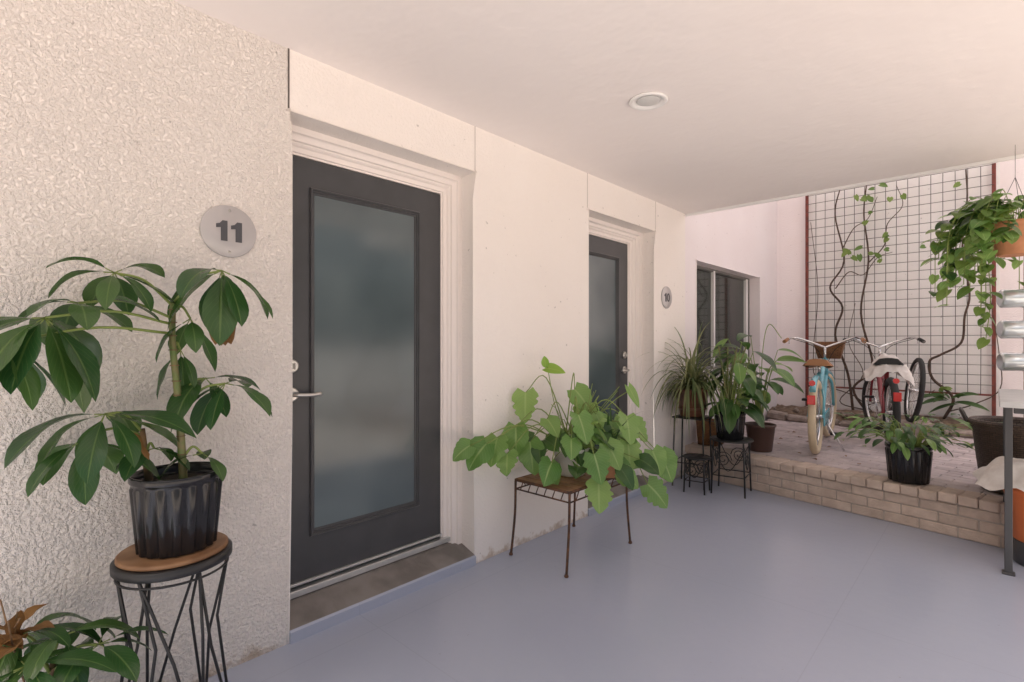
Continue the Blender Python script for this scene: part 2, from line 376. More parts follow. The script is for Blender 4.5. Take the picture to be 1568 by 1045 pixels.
# ------------------------------------------------------------------ doors
def ring(mb,outer,inner,prof,mat):
    rows=[]
    for f,x in prof:
        y0=outer[0]+(inner[0]-outer[0])*f; y1=outer[1]+(inner[1]-outer[1])*f
        z0=outer[2]+(inner[2]-outer[2])*f; z1=outer[3]+(inner[3]-outer[3])*f
        rows.append([mb.V((x,y0,z0)),mb.V((x,y1,z0)),mb.V((x,y1,z1)),mb.V((x,y0,z1))])
    for a,b in zip(rows,rows[1:]):
        for q in range(4): mb.F([a[q],a[(q+1)%4],b[(q+1)%4],b[q]],mat)
def door(y0,y1,s0,s1,hy,hdir):
    e=empty('entry_door',(XW-.15,(s0+s1)/2,0))
    xf=-2.40; zb,zt=.150,2.184
    a=MB(); ring(a,(y0+.001,y1-.001,-.3,2.296),(s0,s1,-.3,zt),[(0,-2.338),(.26,-2.338),(.30,-2.352),(.36,-2.357),(.52,-2.360),(.55,-2.372),(.60,-2.372),(.66,-2.378),(.70,-2.388),(.90,-2.390),(.92,-2.40),(1,-2.40),(1,-2.44)],'trim')
    child(a,'casing',e)
    gl=(s0+.187,s1-.187,.40,2.015)
    a=MB(); ring(a,(s0+.003,s1-.003,zb,zt-.004),(gl[0]-.028,gl[1]+.028,gl[2]-.028,gl[3]+.028),[(0,-2.445),(0,xf-.002),(.01,xf),(1,xf)],'doorp')
    ring(a,(gl[0]-.03,gl[1]+.03,gl[2]-.03,gl[3]+.03),gl,[(0,xf-.001),(0,xf+.006),(.12,xf+.013),(.3,xf+.012),(.42,xf+.004),(.6,xf+.004),(.7,xf-.003),(.9,xf-.006),(1,xf-.012)],'doorp')
    child(a,'slab',e)
    a=MB(); a.box((xf-.02,gl[0]-.01,gl[2]-.01),(xf-.010,gl[1]+.01,gl[3]+.01),'frost'); child(a,'frosted_lite',e)
    a=MB(); a.box((-2.5,y0-.1,-.02),(-2.447,y1+.1,2.4),'joint'); child(a,'backing',e)  # unseen panel added to stop sky light leaking around the door
    a=MB(); A=[(-2.44,.128),(-2.222,.055),(-2.212,.047),(-2.212,-.015)]
    ids=[(a.V((x,y0+.001 if x<XW else y0-.0,z)),a.V((x,y1-.001 if x<XW else y1,z))) for x,z in A]
    for q in range(3): a.F([ids[q][0],ids[q+1][0],ids[q+1][1],ids[q][1]],'sill' if q<1 else 'floor')
    a.F([ids[1][1],ids[2][1],ids[3][1],a.V((-2.24,y1,-.015))],'floor'); a.F([ids[1][0],ids[2][0],ids[3][0],a.V((-2.24,y0,-.015))],'floor')
    child(a,'sill',e)
    a=MB(); a.cbox((-2.395,(y0+y1)/2,.128),(.05,y1-y0-.06,.03),'alu'); a.cbox((-2.391,(s0+s1)/2,.165),(.016,s1-s0-.01,.012),'alu',ch=.002); child(a,'threshold',e)
    a=MB()
    def disc(y,z,r,t): a.tube([(xf,y,z),(xf+t*.7,y,z),(xf+t,y,z)],[r,r,r*.8],'metal',24)
    disc(hy,1.057,.033,.012); disc(hy,1.19,.031,.016)
    a.tube([(xf,hy,1.19),(xf+.03,hy,1.19)],.012,'metal',16); a.cbox((xf+.035,hy,1.19),(.012,.008,.03),'metal')
    a.tube(cr([(xf,hy,1.057),(xf+.045,hy,1.057),(xf+.058,hy+hdir*.02,1.057),(xf+.058,hy+hdir*.07,1.054),(xf+.052,hy+hdir*.12,1.057)]),.0095,'metal',10)
    child(a,'lever_and_deadbolt',e)
door(.969,2.057,.985,1.946,1.055,1)
door(3.21,4.25,3.215,4.085,4.02,-1)

# ------------------------------------------------------------------ number signs
def sign(y,z,txt,r=.103):
    e=empty('door_number_sign',(XW,y,z))
    a=MB(); a.T=Matrix.Translation(Vector((XW,y,z)))@Euler((0,math.pi/2,0)).to_matrix().to_4x4()
    a.lathe([(r,0),(r,.005),(r-.002,.007),(0,.007)],(0,0,0.001),'signm',48)
    for s_ in(-1,1):
        a.lathe([(.006,.0),(.005,.0105),(0,.0115)],(s_*r*.80,0,0),'metal',12)
    child(a,'disc',e)
    a=MB(); h=.040
    def one(cy):
        pts=[(-.004,-h),(.020,-h),(.020,h),(.002,h),(-.008,h-.012),(-.021,h-.016),(-.021,h-.031),(-.004,h-.028)]
        f=[a.V((.0095,cy+u,v)) for u,v in pts]; bk=[a.V((.007,cy+u,v)) for u,v in pts]
        a.F(f,'signt')
        for i in range(len(pts)): a.F([f[i],bk[i],bk[(i+1)%len(pts)],f[(i+1)%len(pts)]],'signt')
    if txt=='11': one(-.027); one(.027)
    else:
        one(-.030)
        n=28; o_=[];i_=[]
        for k in range(n):
            t=2*math.pi*k/n
            o_.append(a.V((.0095,.026+.030*math.cos(t),h*math.sin(t)))); i_.append(a.V((.0095,.026+.011*math.cos(t),(h-.014)*math.sin(t))))
        for k in range(n): a.F([o_[k],o_[(k+1)%n],i_[(k+1)%n],i_[k]],'signt')
    a.obj('numerals',e)
sign(.727,1.742,'11'); sign(4.477,1.72,'10')

# ------------------------------------------------------------------ window
e=empty('courtyard_window',(XW,6.1,1.57)); a=MB()
y0,y1,z0,z1=5.12,7.06,1.0,2.14; xo=XW-.13
ring(a,(y0,y1,z0,z1),(y0+.035,y1-.035,z0+.035,z1-.035),[(0,xo+.0),(.1,xo+.015),(.85,xo+.015),(1,xo-.01),(1,xo-.03)],'bronze')
a.box((xo-.02,5.87,z0+.02),(xo+.02,5.91,z1-.02),'white'); a.box((xo-.02,6.93,z0+.02),(xo+.018,6.99,z1-.02),'white'); child(a,'frame',e)
a=MB(); a.box((xo-.03,y0,z0),(xo-.015,y1,z1),'wglass'); child(a,'panes',e)

# ------------------------------------------------------------------ brick platform
SR=math.atan2(-.41,2.27)
pe=empty('brick_platform',(-2.25,4.89,0),SR)
a=MB(); a.box((-.3,.022,-.02),(6.2,5.2,.278),'mortar'); a.obj('core',pe)
a=MB()
for r in range(3):
    x=-.2-(r%2)*.105
    while x<4.5:
        a.cbox((x+.1,.06+U(-.003,.003),.036+r*.074+U(-.002,.002)),(.203,.09,.068),'brick',Euler((0,U(-.01,.01),U(-.01,.01))),.006); x+=.210
x=-.2
while x<4.5:
    a.cbox((x+.05,.088+U(-.005,.004),.256+U(-.003,.003)),(.100,.205,.064),'brick',Euler((U(-.02,.02),U(-.02,.02),U(-.02,.02))),.007); x+=.105
a.obj('step_bricks',pe)
a=MB(); row=0; y=.20
while y<3.3:
    x=-.25-(row%2)*.1
    while x<4.5:
        a.cbox((x+.1,y+.05,.262+U(-.002,.002)),(.198,.096,.05),'paver',Euler((U(-.008,.008),U(-.006,.006),U(-.01,.01))),.005); x+=.203
    y+=.101; row+=1
# fallen leaves on the pavers
a.obj('pavers',pe)
a=MB()
for _ in range(26):
    a.leaf((U(-2.0,.2),U(5.0,7.3),.300),(U(-1,1),U(-1,1),.05),(U(-.2,.2),U(-.2,.2),1),U(.03,.07),U(.015,.035),'l_dead' if R()<.8 else 'l_vine','oval',.1,.3,5,wave=.3)
a.obj('fallen_leaves')

# planting bed
be=empty('planting_bed',(-1,7.5,.29)); a=MB()
nx,ny=60,8; gid=[]
for i in range(nx+1):
    row=[]
    for q in range(ny+1):
        t=q/ny; x=-2.22+i/nx*5.5; y=7.36+t*.46
        h=.29+.03+.10*math.sin(math.pi*min(1,t*1.3)*.5)+U(-.02,.03)
        row.append(a.V((x,y,h)))
    gid.append(row)
for i in range(nx):
    for q in range(ny): a.F([gid[i][q],gid[i+1][q],gid[i+1][q+1],gid[i][q+1]],'dirt',sm=True)
x=-2.2
while x<3.2:
    w=U(.12,.28); h=U(.06,.11)
    a.cbox((x+w/2,7.34+U(-.03,.02),.29+h/2),(w*.97,U(.1,.15),h),'stone',Euler((U(-.1,.1),U(-.1,.1),U(-.2,.2))),.02); x+=w
for _ in range(120):
    a.cbox((U(-2.2,3),U(7.4,7.8),.40+U(-.02,.02)),(U(.02,.07),U(.02,.06),U(.02,.05)),'stone',Euler((R(),R(),R()*3)),.008)
child(a,'soil_and_stones',be)

# ------------------------------------------------------------------ trellis + vine
e=empty('wire_trellis',(-.9,7.76,2)); a=MB()
tx0,tx1,tz0,tz1,ty=-1.834,.0,.72,3.26,7.765
for x in (tx0,tx1): a.cbox((x,ty,(tz0+tz1)/2-.12),(.035,.03,tz1-tz0+.30),'redrust',ch=.003)
a.cbox(((tx0+tx1)/2,ty,tz0),(tx1-tx0-.036,.02,.02),'redrust'); 
child(a,'frame',e); a=MB()
nc,nr=17,23
for i in range(1,nc):
    x=tx0+(tx1-tx0)*i/nc; a.tube([(x,ty-.012,tz0),(x+U(-.006,.006),ty-.012,(tz0+tz1)/2),(x,ty-.012,tz1)],.0036,'wire',5)
for i in range(1,nr+1):
    z=tz0+(tz1-tz0)*i/nr; a.tube([(tx0,ty-.018,z),(tx0+.9,ty-.018,z+U(-.006,.006)),(tx1,ty-.018,z)],.0036,'wire',5)
child(a,'wire_grid',e)
a=MB()
stems=[[(-1.10,.36),(-1.3,.36+.35),(-1.1,1.01),(-1.22,1.67),(-1.14,2.32),(-1.19,2.9),(-1.16,3.3)],
[(-1.30,.40),(-1.36,.9),(-1.5,1.4),(-1.42,1.75),(-1.56,2.02),(-1.40,2.35),(-1.50,2.95),(-1.44,3.3)],
[(-1.05,.38),(-1.28,.62),(-1.7,.8),(-1.75,1.2),(-1.70,2.0),(-1.78,2.9)],
[(-.42,.42),(-.34,.67),(-.52,.88),(-.55,1.08),(-.45,1.16),(-.27,1.3),(-.24,1.6),(-.2,1.85),(-.26,2.37),(-.22,2.9),(-.23,3.25)],
[(-1.14,2.3),(-.98,2.5),(-.95,2.75),(-.80,2.95),(-.86,3.2)],
[(-1.5,2.0),(-1.35,2.2),(-1.2,2.15),(-1.05,2.35),(-.9,2.4)],
[(-.4,.5),(-.15,.62),(.05,.8),(.04,1.2),(-.03,1.8)],
[(-1.42,2.5),(-1.3,2.75),(-1.15,2.85),(-1.05,3.1)],
[(-1.15,.45),(-1.45,.55),(-1.2,.9),(-1.35,1.3),(-1.28,1.8)],
[(-1.2,.5),(-.9,.62),(-.7,.6),(-.5,.75)]]
for st in stems:
    rr=.016 if len(st)>=7 else .007
    a.tube(cr([(x,ty-.035+U(-.015,.012),z) for x,z in st],6),[rr,rr*.45],'bark',6)
def vleaf(mb,x,z,n,s=.075,mat='l_vine',sp=.09,y=None):
    for _ in range(n):
        mb.leaf((x+U(-sp,sp),(ty if y is None else y)-.06+U(-.03,.02),z+U(-sp,sp)),(U(-1,1),U(-.4,.1),U(-1,.5)),(U(-.3,.3),-1,.4),s*U(.7,1.3),s*U(.6,.9),mat,'heart',.5,.15,seg=5)
for x,z,n in ((-1.19,3.1,5),(-1.12,2.85,2),(-.95,2.65,3),(-1.28,2.42,6),(-1.1,2.35,3),(-.85,3.05,2),(-1.0,3.2,2),(-.58,2.38,1),(-.88,2.4,1),(-.22,3.1,1),(-.4,.75,4),(-.02,2.1,1)):
    vleaf(a,x,z,n)
for _ in range(9):
    a.leaf((-.34+U(-.06,.06),ty-.1,.66+U(-.05,.05)),(U(-1,1),U(-.7,.0),U(-.1,.6)),(0,-.5,1),U(.2,.34),U(.06,.09),'l_dark','oval',.7,.2)
child(a,'climbing_vine',e)

# ------------------------------------------------------------------ pots helpers
def nursery(mb,c,rt,h,mat='plastic'):
    rb=rt*.84
    mb.lathe([(rb*.9,0),(rb,.004),(rb+(rt-rb)*.82,h*.84),(rt*.965,h*.87),(rt*.975,h*.90),(rt,h*.91),(rt*1.015,h*.925),(rt*1.015,h*.985),(rt,h),(rt*.965,h),(rt*.95,h*.9),(rt*.94,h*.86)],c,mat,160,.028,18,(.003,h*.85))
    mb.lathe([(rt*.945,h*.86),(rt*.5,h*.88),(0,h*.885)],c,'soil',24)
def pot(mb,c,rt,rb,h,mat,lip=.02,n=40):
    mb.lathe([(rb*.95,0),(rb,.005),(rt*.97,h-lip),(rt*1.04,h-lip*.95),(rt*1.05,h-.004),(rt*1.02,h),(rt*.93,h),(rt*.9,h*.9)],c,mat,n)
    mb.lathe([(rt*.9,h*.88),(0,h*.9)],c,'soil',24)
def cluster(mb,hub,frm,n,Ln,mat='l_sch',shape='obov',az=None,el=(-.55,.15),droop=1.2,stem='petiole',rs=.0035,wr=.42,spread=6.28,az0=None):
    hub=Vector(hub)
    if frm is not None:
        f=Vector(frm); mid=(f+hub)/2+Vector((0,0,.03)); mb.tube(cr([f,mid,hub],5),[rs*1.3,rs],stem,6)
    a0=R()*6.28 if az0 is None else az0
    for i in range(n):
        aa=a0+spread*i/n+U(-.25,.25); ee=U(*el)
        d=Vector((math.cos(aa)*math.cos(ee),math.sin(aa)*math.cos(ee),math.sin(ee)))
        l=Ln*U(.75,1.15); q=hub+d*.028
        mb.tube([hub,q],.0018,stem,4)
        mb.leaf(q,d,(U(-.2,.2),U(-.2,.2),1),l,l*wr*U(.85,1.1),mat,shape,droop*U(.6,1.4),.2,10,wave=.09)

# ------------------------------------------------------------------ plant stool + schefflera
sx,sy,sz=-1.97,.479,.612
a=MB(); 
a.lathe([(.150,-.030),(.163,-.030),(.168,-.026),(.168,-.004),(.162,0),(.15,0),(0,.0)],(sx,sy,sz),'black',56)
a.lathe([(.150,.001),(.156,.004),(.156,.013),(.150,.017),(0,.017)],(sx,sy,sz),'wood',56)
a.torus((sx,sy,sz-.05),(0,0,1),.155,.004,'black',48,6)
ns=6
for i in range(ns):
    a0=2*math.pi*i/ns+.2
    def pp(ang,r,z): return (sx+r*math.cos(ang),sy+r*math.sin(ang),z)
    a.tube([pp(a0,.155,sz-.03),pp(a0+.22,.125,.36),pp(a0+.05,.165,.006)],.0048,'black',8)
    a.tube([pp(a0,.155,sz-.03),pp(a0+.60,.118,.30),pp(a0+1.05,.165,.006)],.0048,'black',8)
a.torus((sx,sy,.008),(0,0,1),.162,.0048,'black',48,6)
a.obj('geometric_plant_stool')

e=empty('potted_umbrella_plant',(sx,sy,sz+.018))
pc=(-1.963,.487,sz+.018)
a=MB(); nursery(a,pc,.130,.249); 
child(a,'nursery_pot',e)
a=MB(); a.clampx=XW+.012
zs=pc[2]+.21
t1=cr([(-1.95,.50,zs),(-1.958,.493,1.02),(-1.963,.485,1.15),(-1.975,.475,1.30),(-1.97,.475,1.43)],6)
a.tube(t1,[.0125,.009],'stemg',10)
for i in range(3,len(t1),2): a.torus(t1[i],(0,0,1),.0118,.002,'stemb',12,5)
t2=cr([(-2.015,.42,zs),(-2.02,.41,.93),(-2.025,.402,1.02)],5); a.tube(t2,[.012,.008],'stemb',10)
cluster(a,(-2.02,.329,1.52),(-1.97,.475,1.42),8,.19,el=(-.6,.8),az0=.4,wr=.40)
cluster(a,(-1.915,.605,1.545),(-1.97,.475,1.43),9,.215,el=(-1.1,.1),wr=.42)
cluster(a,(-1.936,.160,1.37),(-1.972,.475,1.36),9,.245,el=(-1.05,.1),wr=.41)
cluster(a,(-2.012,.241,1.42),(-1.972,.475,1.38),6,.18,el=(-.5,.3),wr=.42)
cluster(a,(-1.90,.08,1.30),(-1.972,.475,1.33),6,.22,el=(-1.2,-.2),wr=.42)
cluster(a,(-2.011,.584,1.175),(-1.96,.49,1.10),6,.175,el=(-.8,.15),wr=.46)
cluster(a,(-1.93,.62,1.16),(-1.96,.49,1.07),6,.175,el=(-.9,.1),wr=.50)
cluster(a,(-1.954,.295,1.085),(-2.025,.402,1.01),8,.225,el=(-1.0,.2),wr=.42)
cluster(a,(-2.03,.25,1.0),(-2.025,.402,1.0),5,.21,el=(-1.2,-.2),wr=.42)
cluster(a,(-2.0,.43,.955),(-2.02,.41,.93),4,.13,el=(-.4,.3),wr=.45)
cluster(a,(-1.93,.55,.93),(-1.955,.5,.92),3,.11,el=(-.6,.2),wr=.45)
cluster(a,(-1.95,.52,1.38),(-1.972,.475,1.40),4,.17,el=(-1.1,-.4))
cluster(a,(-1.99,.50,1.28),(-1.972,.475,1.26),3,.14,el=(-1.2,-.6))
for _ in range(4): a.leaf((-1.89,.60,1.41),(U(-.3,.3),U(-.3,.3),-1),(1,-.5,0),.12,.06,'l_dead','oval',.2,.6,wave=.5)
a.leaf((-1.93,.33,1.03),(.5,.5,-.5),(0,0,1),.12,.04,'l_dead','oval',.6,.5,wave=.4)
child(a,'stems_and_leaves',e)
e=empty('floor_umbrella_plant',(-1.98,.17,0)); a=MB(); nursery(a,(-1.985,.16,0),.12,.20); child(a,'nursery_pot',e)
a=MB(); a.clampx=XW+.012
a.tube(cr([(-1.985,.16,.17),(-1.98,.17,.3),(-1.975,.18,.38)]),[.01,.007],'stemb',8)
for h in ((-1.97,.20,.45),(-1.9,.12,.43),(-2.05,.12,.46),(-1.95,.28,.40)):
    cluster(a,h,(-1.978,.175,.35),8,.19,el=(-.5,.35),wr=.36)
for _ in range(8): a.leaf((-2.0+U(-.06,.06),.1+U(-.04,.06),.46),(U(-1,1),U(-1,1),.6),(0,0,1),.11,.04,'l_dead','oval',.8,.5,wave=.4)
for k in range(4): a.tube(cr([(-1.99,.13,.3),(-2.0+U(-.05,.05),.10,.45),(-2.0+U(-.1,.1),.06+U(-.05,.05),.56)]),.0022,'stemb',5)
child(a,'stems_and_leaves',e)

# ------------------------------------------------------------------ iron stand + pothos
a=MB(); x0,x1,y0,y1=-2.14,-1.73,2.32,2.93; zt=.46
for x,y,dx,dy in((x0,y0,-.02,-.02),(x1,y0,.0,-.03),(x1,y1,.01,.03),(x0,y1,-.03,.03)):
    a.tube(cr([(x,y,zt-.005),(x+dx*.1,y+dy*.2,.25),(x+dx,y+dy,.0)],5),.0075,'rust',8)
    a.lathe([(.011,0),(.013,.006),(.008,.018)],(x+dx,y+dy,0),'rust',10)
for p,q in(((x0,y0),(x1,y0)),((x1,y0),(x1,y1)),((x1,y1),(x0,y1)),((x0,y1),(x0,y0))):
    a.tube([(*p,zt),(*q,zt)],.009,'rust',8); a.tube([(*p,zt-.055),(*q,zt-.055)],.005,'rust',6)
    m0=Vector((*p,zt-.028)); m1=Vector((*q,zt-.028))
    for t in (.15,.3,.45,.6,.75,.9):
        a.tube([m0.lerp(m1,t-.05)+Vector((0,0,-.025)),m0.lerp(m1,t)+Vector((0,0,.025)),],.0035,'rust',5)
for i in range(9):
    y=y0+.03+(y1-y0-.06)*i/8; a.cbox(((x0+x1)/2,y,zt+.004),(x1-x0-.01,.058,.012),'wood',ch=.003)
a.obj('iron_plant_stand')
pe2=empty('potted_pothos',(-1.95,2.63,0),VR)
a=MB(); pot(a,(0,0,zt+.012),.115,.085,.17,'ceram'); pot(a,(.22,-.05,zt+.012),.08,.06,.13,'terra'); o=a.obj('pots',pe2)
a=MB(); top=Vector((0,0,.63))
LV=[(-.608,-.35,.72),(-.457,-.25,.745),(-.349,-.15,.80),(-.288,-.05,.99),(.029,.05,1.0),(.015,-.25,.88),(-.161,-.15,.84),(.146,-.05,.83),(.279,.05,.80),(.407,.12,.78),(-.033,-.3,.75),(.098,-.3,.66),(-.141,-.25,.60),(.124,-.3,.49),(.279,-.15,.52),(.349,-.05,.68),(.50,-.05,.63),(.471,-.05,.42),(.191,-.2,.70),(.12,.1,.9),(-.263,-.15,.70),(-.40,-.28,.66),(.56,.0,.60),(.33,-.1,.85),(-.52,-.30,.72)]
for i,(x,y,z) in enumerate(LV):
    p=Vector((x,y,z)); st=top+Vector((U(-.05,.05),U(-.05,.05),0)); h=Vector((x*.55,y*.6,max(z,.72)+.09))
    a.tube(cr([st,h,p],6),[.0042,.0028],'petiole',6)
    dd=Vector((x*1.1+U(-.5,.5),y*.6-.25,-.75+U(-.3,.5)))
    s_=U(.13,.205); a.leaf(p,dd,(U(-.45,.45),-.8,.55),s_,s_*.93,'l_pot','heart',.6,.12,14,wave=.16,notch=.22 if i%2 else .08)
for i in range(36):
    t=R()*6.28; r=U(.05,.34); x=r*math.cos(t)+.08; y=r*math.sin(t)*.55-.08; z=U(.62,.88)-r*.3
    p=Vector((x,y,z)); a.tube(cr([top,Vector((x*.5,y*.5,z+.06)),p],4),[.0035,.0022],'petiole',5)
    s_=U(.09,.15); a.leaf(p,(x+U(-.4,.4),y-.2,-.3+U(-.5,.5)),(U(-.5,.5),-.6,.8),s_,s_*.78,'l_pot' if R()<.55 else 'l_dark','heart',.6,.15,8,wave=.16)
a.tube(cr([top,(-.10,0,.9),(-.15,0,1.15)],6),.003,'petiole',5); a.leaf((-.16,0,1.14),(.9,-.2,-.1),(0,-.8,.6),.13,.08,'l_new','heart',.3,.2)
a.leaf((-.16,0,1.14),(-.1,-.2,.9),(0,-1,.2),.08,.05,'l_new','oval',.3,.3)
a.tube(cr([top,(.25,.05,.9),(.39,.05,1.0)],6),.003,'petiole',5); a.leaf((.37,.03,1.02),(.4,-.3,-.8),(0,-.9,.4),.15,.06,'l_pot','heart',.3,.2)
for _ in range(10):
    x=U(-.3,.35); a.tube(cr([top,(x*.6,U(-.1,.1),.85),(x,U(-.1,.1),U(.9,1.05))],5),.0022,'petiole',5)
for _ in range(24): a.leaf((.2+U(-.05,.05),U(-.1,.0),.66),(U(-1,1),U(-.5,.5),.9),(0,0,1),U(.2,.34),.014,'l_dark','strap',1.3,.3)
a.obj('stems_and_leaves',pe2)

# ------------------------------------------------------------------ corner stands
def ironstand(name,cx,cy,w,zt,rnd=True,scroll=True):
    a=MB(); h=w/2
    if rnd:
        a.torus((cx,cy,zt),(0,0,1),h,.008,'black',36,6); a.lathe([(h,-.003),(h,.003),(0,.003)],(cx,cy,zt),'black',36)
    else: a.cbox((cx,cy,zt),(w,w,.016),'black')
    for i in range(4):
        t=math.pi/4+i*math.pi/2+.15; rr=h*(1.0 if rnd else 1.3); x=cx+rr*math.cos(t); y=cy+rr*math.sin(t); x2=cx+rr*1.12*math.cos(t); y2=cy+rr*1.12*math.sin(t)
        a.tube([(x,y,zt),(x2,y2,0)],.0075,'black',8)
        t2=t+math.pi/2; xb=cx+rr*1.08*math.cos(t2); yb=cy+rr*1.08*math.sin(t2); xa=cx+rr*1.08*math.cos(t); ya=cy+rr*1.08*math.sin(t)
        A=Vector((xa,ya,0)); B=Vector((xb,yb,0))
        a.tube([A+Vector((0,0,zt*.35)),B+Vector((0,0,zt*.35))],.005,'black',6)
        if scroll:
            pts=[]
            for k in range(22):
                tt=k/21; ang=tt*4*math.pi; r_=.07*(1-tt*.8)
                pts.append(A.lerp(B,.35)+(B-A).normalized()*(r_*math.cos(ang))+Vector((0,0,zt*.66+r_*math.sin(ang))))
            a.tube(pts,.004,'black',5)
            a.tube(cr([A+Vector((0,0,zt*.9)),A.lerp(B,.5)+Vector((0,0,zt*.45)),B+Vector((0,0,zt*.9))],6),.004,'black',5)
    return a.obj(name)
ironstand('iron_corner_stand',-2.02,4.58,.27,.62,False,False)
ironstand('round_iron_stand',-1.67,4.58,.34,.46)
ironstand('low_iron_stand',-1.90,4.40,.22,.30)
e=empty('potted_spider_plant',(-2.02,4.58,.63),VR); a=MB()
pot(a,(0,0,0),.145,.11,.25,'brownpot'); a.lathe([(.118,.06),(.128,.07),(.127,.08)],(0,0,0),'brownpot',30); a.obj('pot',e)
a=MB()
for i in range(190):
    t=R()*6.28; el=U(.5,1.5); d=(math.cos(t)*math.cos(el),math.sin(t)*math.cos(el),math.sin(el))
    Ln=U(.45,.85)
    if d[0]*.73-d[1]*.68<-.2: Ln*=.65
    a.leaf((U(-.05,.05),U(-.05,.05),.24),d,(0,0,1),Ln,U(.011,.020),'l_spd','strap',U(2.4,4.6),.35,12)
a.obj('leaves',e)
a=MB(); a.lathe([(.10,0),(.115,.23),(.118,.24),(.105,.24),(.1,.22)],(0,0,0),'wick2',40,sq=True); a.obj('wicker_basket',loc=(-2.06,5.1,.29))
e=empty('potted_dumb_cane',(-1.68,4.58,.465),VR); a=MB(); nursery(a,(0,0,0),.125,.23); a.obj('nursery_pot',e)
a=MB()
for i in range(40):
    t=R()*6.28; zz=U(.25,.92); r=U(.02,.12); b0=Vector((.04*math.cos(t),.04*math.sin(t),.2)); p=Vector((r*math.cos(t)+zz*.12,r*math.sin(t),zz))
    a.tube(cr([b0,(b0+p)/2+Vector((0,0,.06)),p],5),[.006,.003],'petiole',6)
    l=U(.17,.30); a.leaf(p,(math.cos(t)+.15,math.sin(t)-.2,U(-.7,.4)),(0,-.2,1),l,l*.42,'l_dark' if R()<.8 else 'l_pot','oval',U(.8,1.8),.2,9,wave=.06)
for i in range(4):
    a.tube(cr([(0,0,.2),(.03*i-.05,.0,.5),(.08*i-.1,0,.8)],5),[.011,.006],'stemg',8)
a.obj('stems_and_leaves',e)
e=empty('potted_peace_lily',(-1.60,5.12,.29),VR); a=MB(); pot(a,(0,0,0),.13,.10,.25,'darkpot'); a.obj('pot',e)
a=MB()
for i in range(28):
    t=R()*6.28; zz=U(.4,1.1); r=U(.05,.28); b0=Vector((0,0,.22)); p=Vector((r*math.cos(t),r*math.sin(t),zz))
    a.tube(cr([b0,(b0+p)/2+Vector((0,0,.08)),p],5),[.005,.003],'petiole',6)
    l=U(.20,.32); a.leaf(p,(math.cos(t)*.8+.15,math.sin(t)*.8-.3,U(-.6,.3)),(0,-.3,1),l,l*.42,'l_pot' if R()<.35 else 'l_dark','oval',1.1,.2,9)
a.tube(cr([(0,0,.25),(.02,0,.9),(.08,0,1.18),(.2,0,1.05)],6),.004,'petiole',6); a.leaf((.15,0,.84),(1,-.2,.25),(0,-.5,1),.27,.12,'l_pot','oval',.7,.15)
a.tube(cr([(0,0,.25),(.06,0,.7),(.15,0,.84)],5),.005,'petiole',6)
a.obj('stems_and_leaves',e)

# ------------------------------------------------------------------ nursery pot plant on platform
e=empty('potted_leafy_plant',(-.455,4.72,.291),VR); a=MB(); nursery(a,(0,0,0),.14,.27); a.obj('nursery_pot',e)
a=MB()
for i in range(110):
    t=R()*6.28; el=U(-.35,1.0); r=U(.1,.42)*math.cos(el*.6); p=Vector((r*math.cos(t)*1.15-.03,r*math.sin(t)*.7,.25+U(.02,.16)+.10*math.sin(el)))
    b0=Vector((.06*math.cos(t),.06*math.sin(t),.24))
    if i%2==0: a.tube(cr([b0,(b0+p)/2+Vector((0,0,.06)),p],4),[.004,.002],'petiole',5)
    l=U(.08,.15); a.leaf(p,(math.cos(t)+U(-.5,.5),math.sin(t)+U(-.5,.5),U(-.5,.5)),(0,-.2,1),l,l*.36,'l_dark' if R()<.7 else 'l_pot','oval',1.0,.2,6)
a.obj('stems_and_leaves',e)
a=MB(); a.lathe([(.15,0),(.17,.01),(.215,.42),(.235,.44),(.24,.47),(.225,.485),(.205,.47),(.19,.38)],(0,0,0),'wick',60); a.lathe([(.2,.38),(0,.4)],(0,0,0),'soil',24)
for s_ in(-1,1): a.tube(cr([(s_*.235,-.06,.45),(s_*.27,-.04,.53),(s_*.27,.04,.53),(s_*.235,.06,.45)],6),.01,'wick',6)
for i in range(8):
    t=R()*6.28; a.leaf((0,0,.4),(math.cos(t),math.sin(t),.8),(0,0,1),U(.15,.24),.05,'l_dark','oval',1.4,.2)
a.obj('wicker_planter',loc=(.10,4.86,.291))

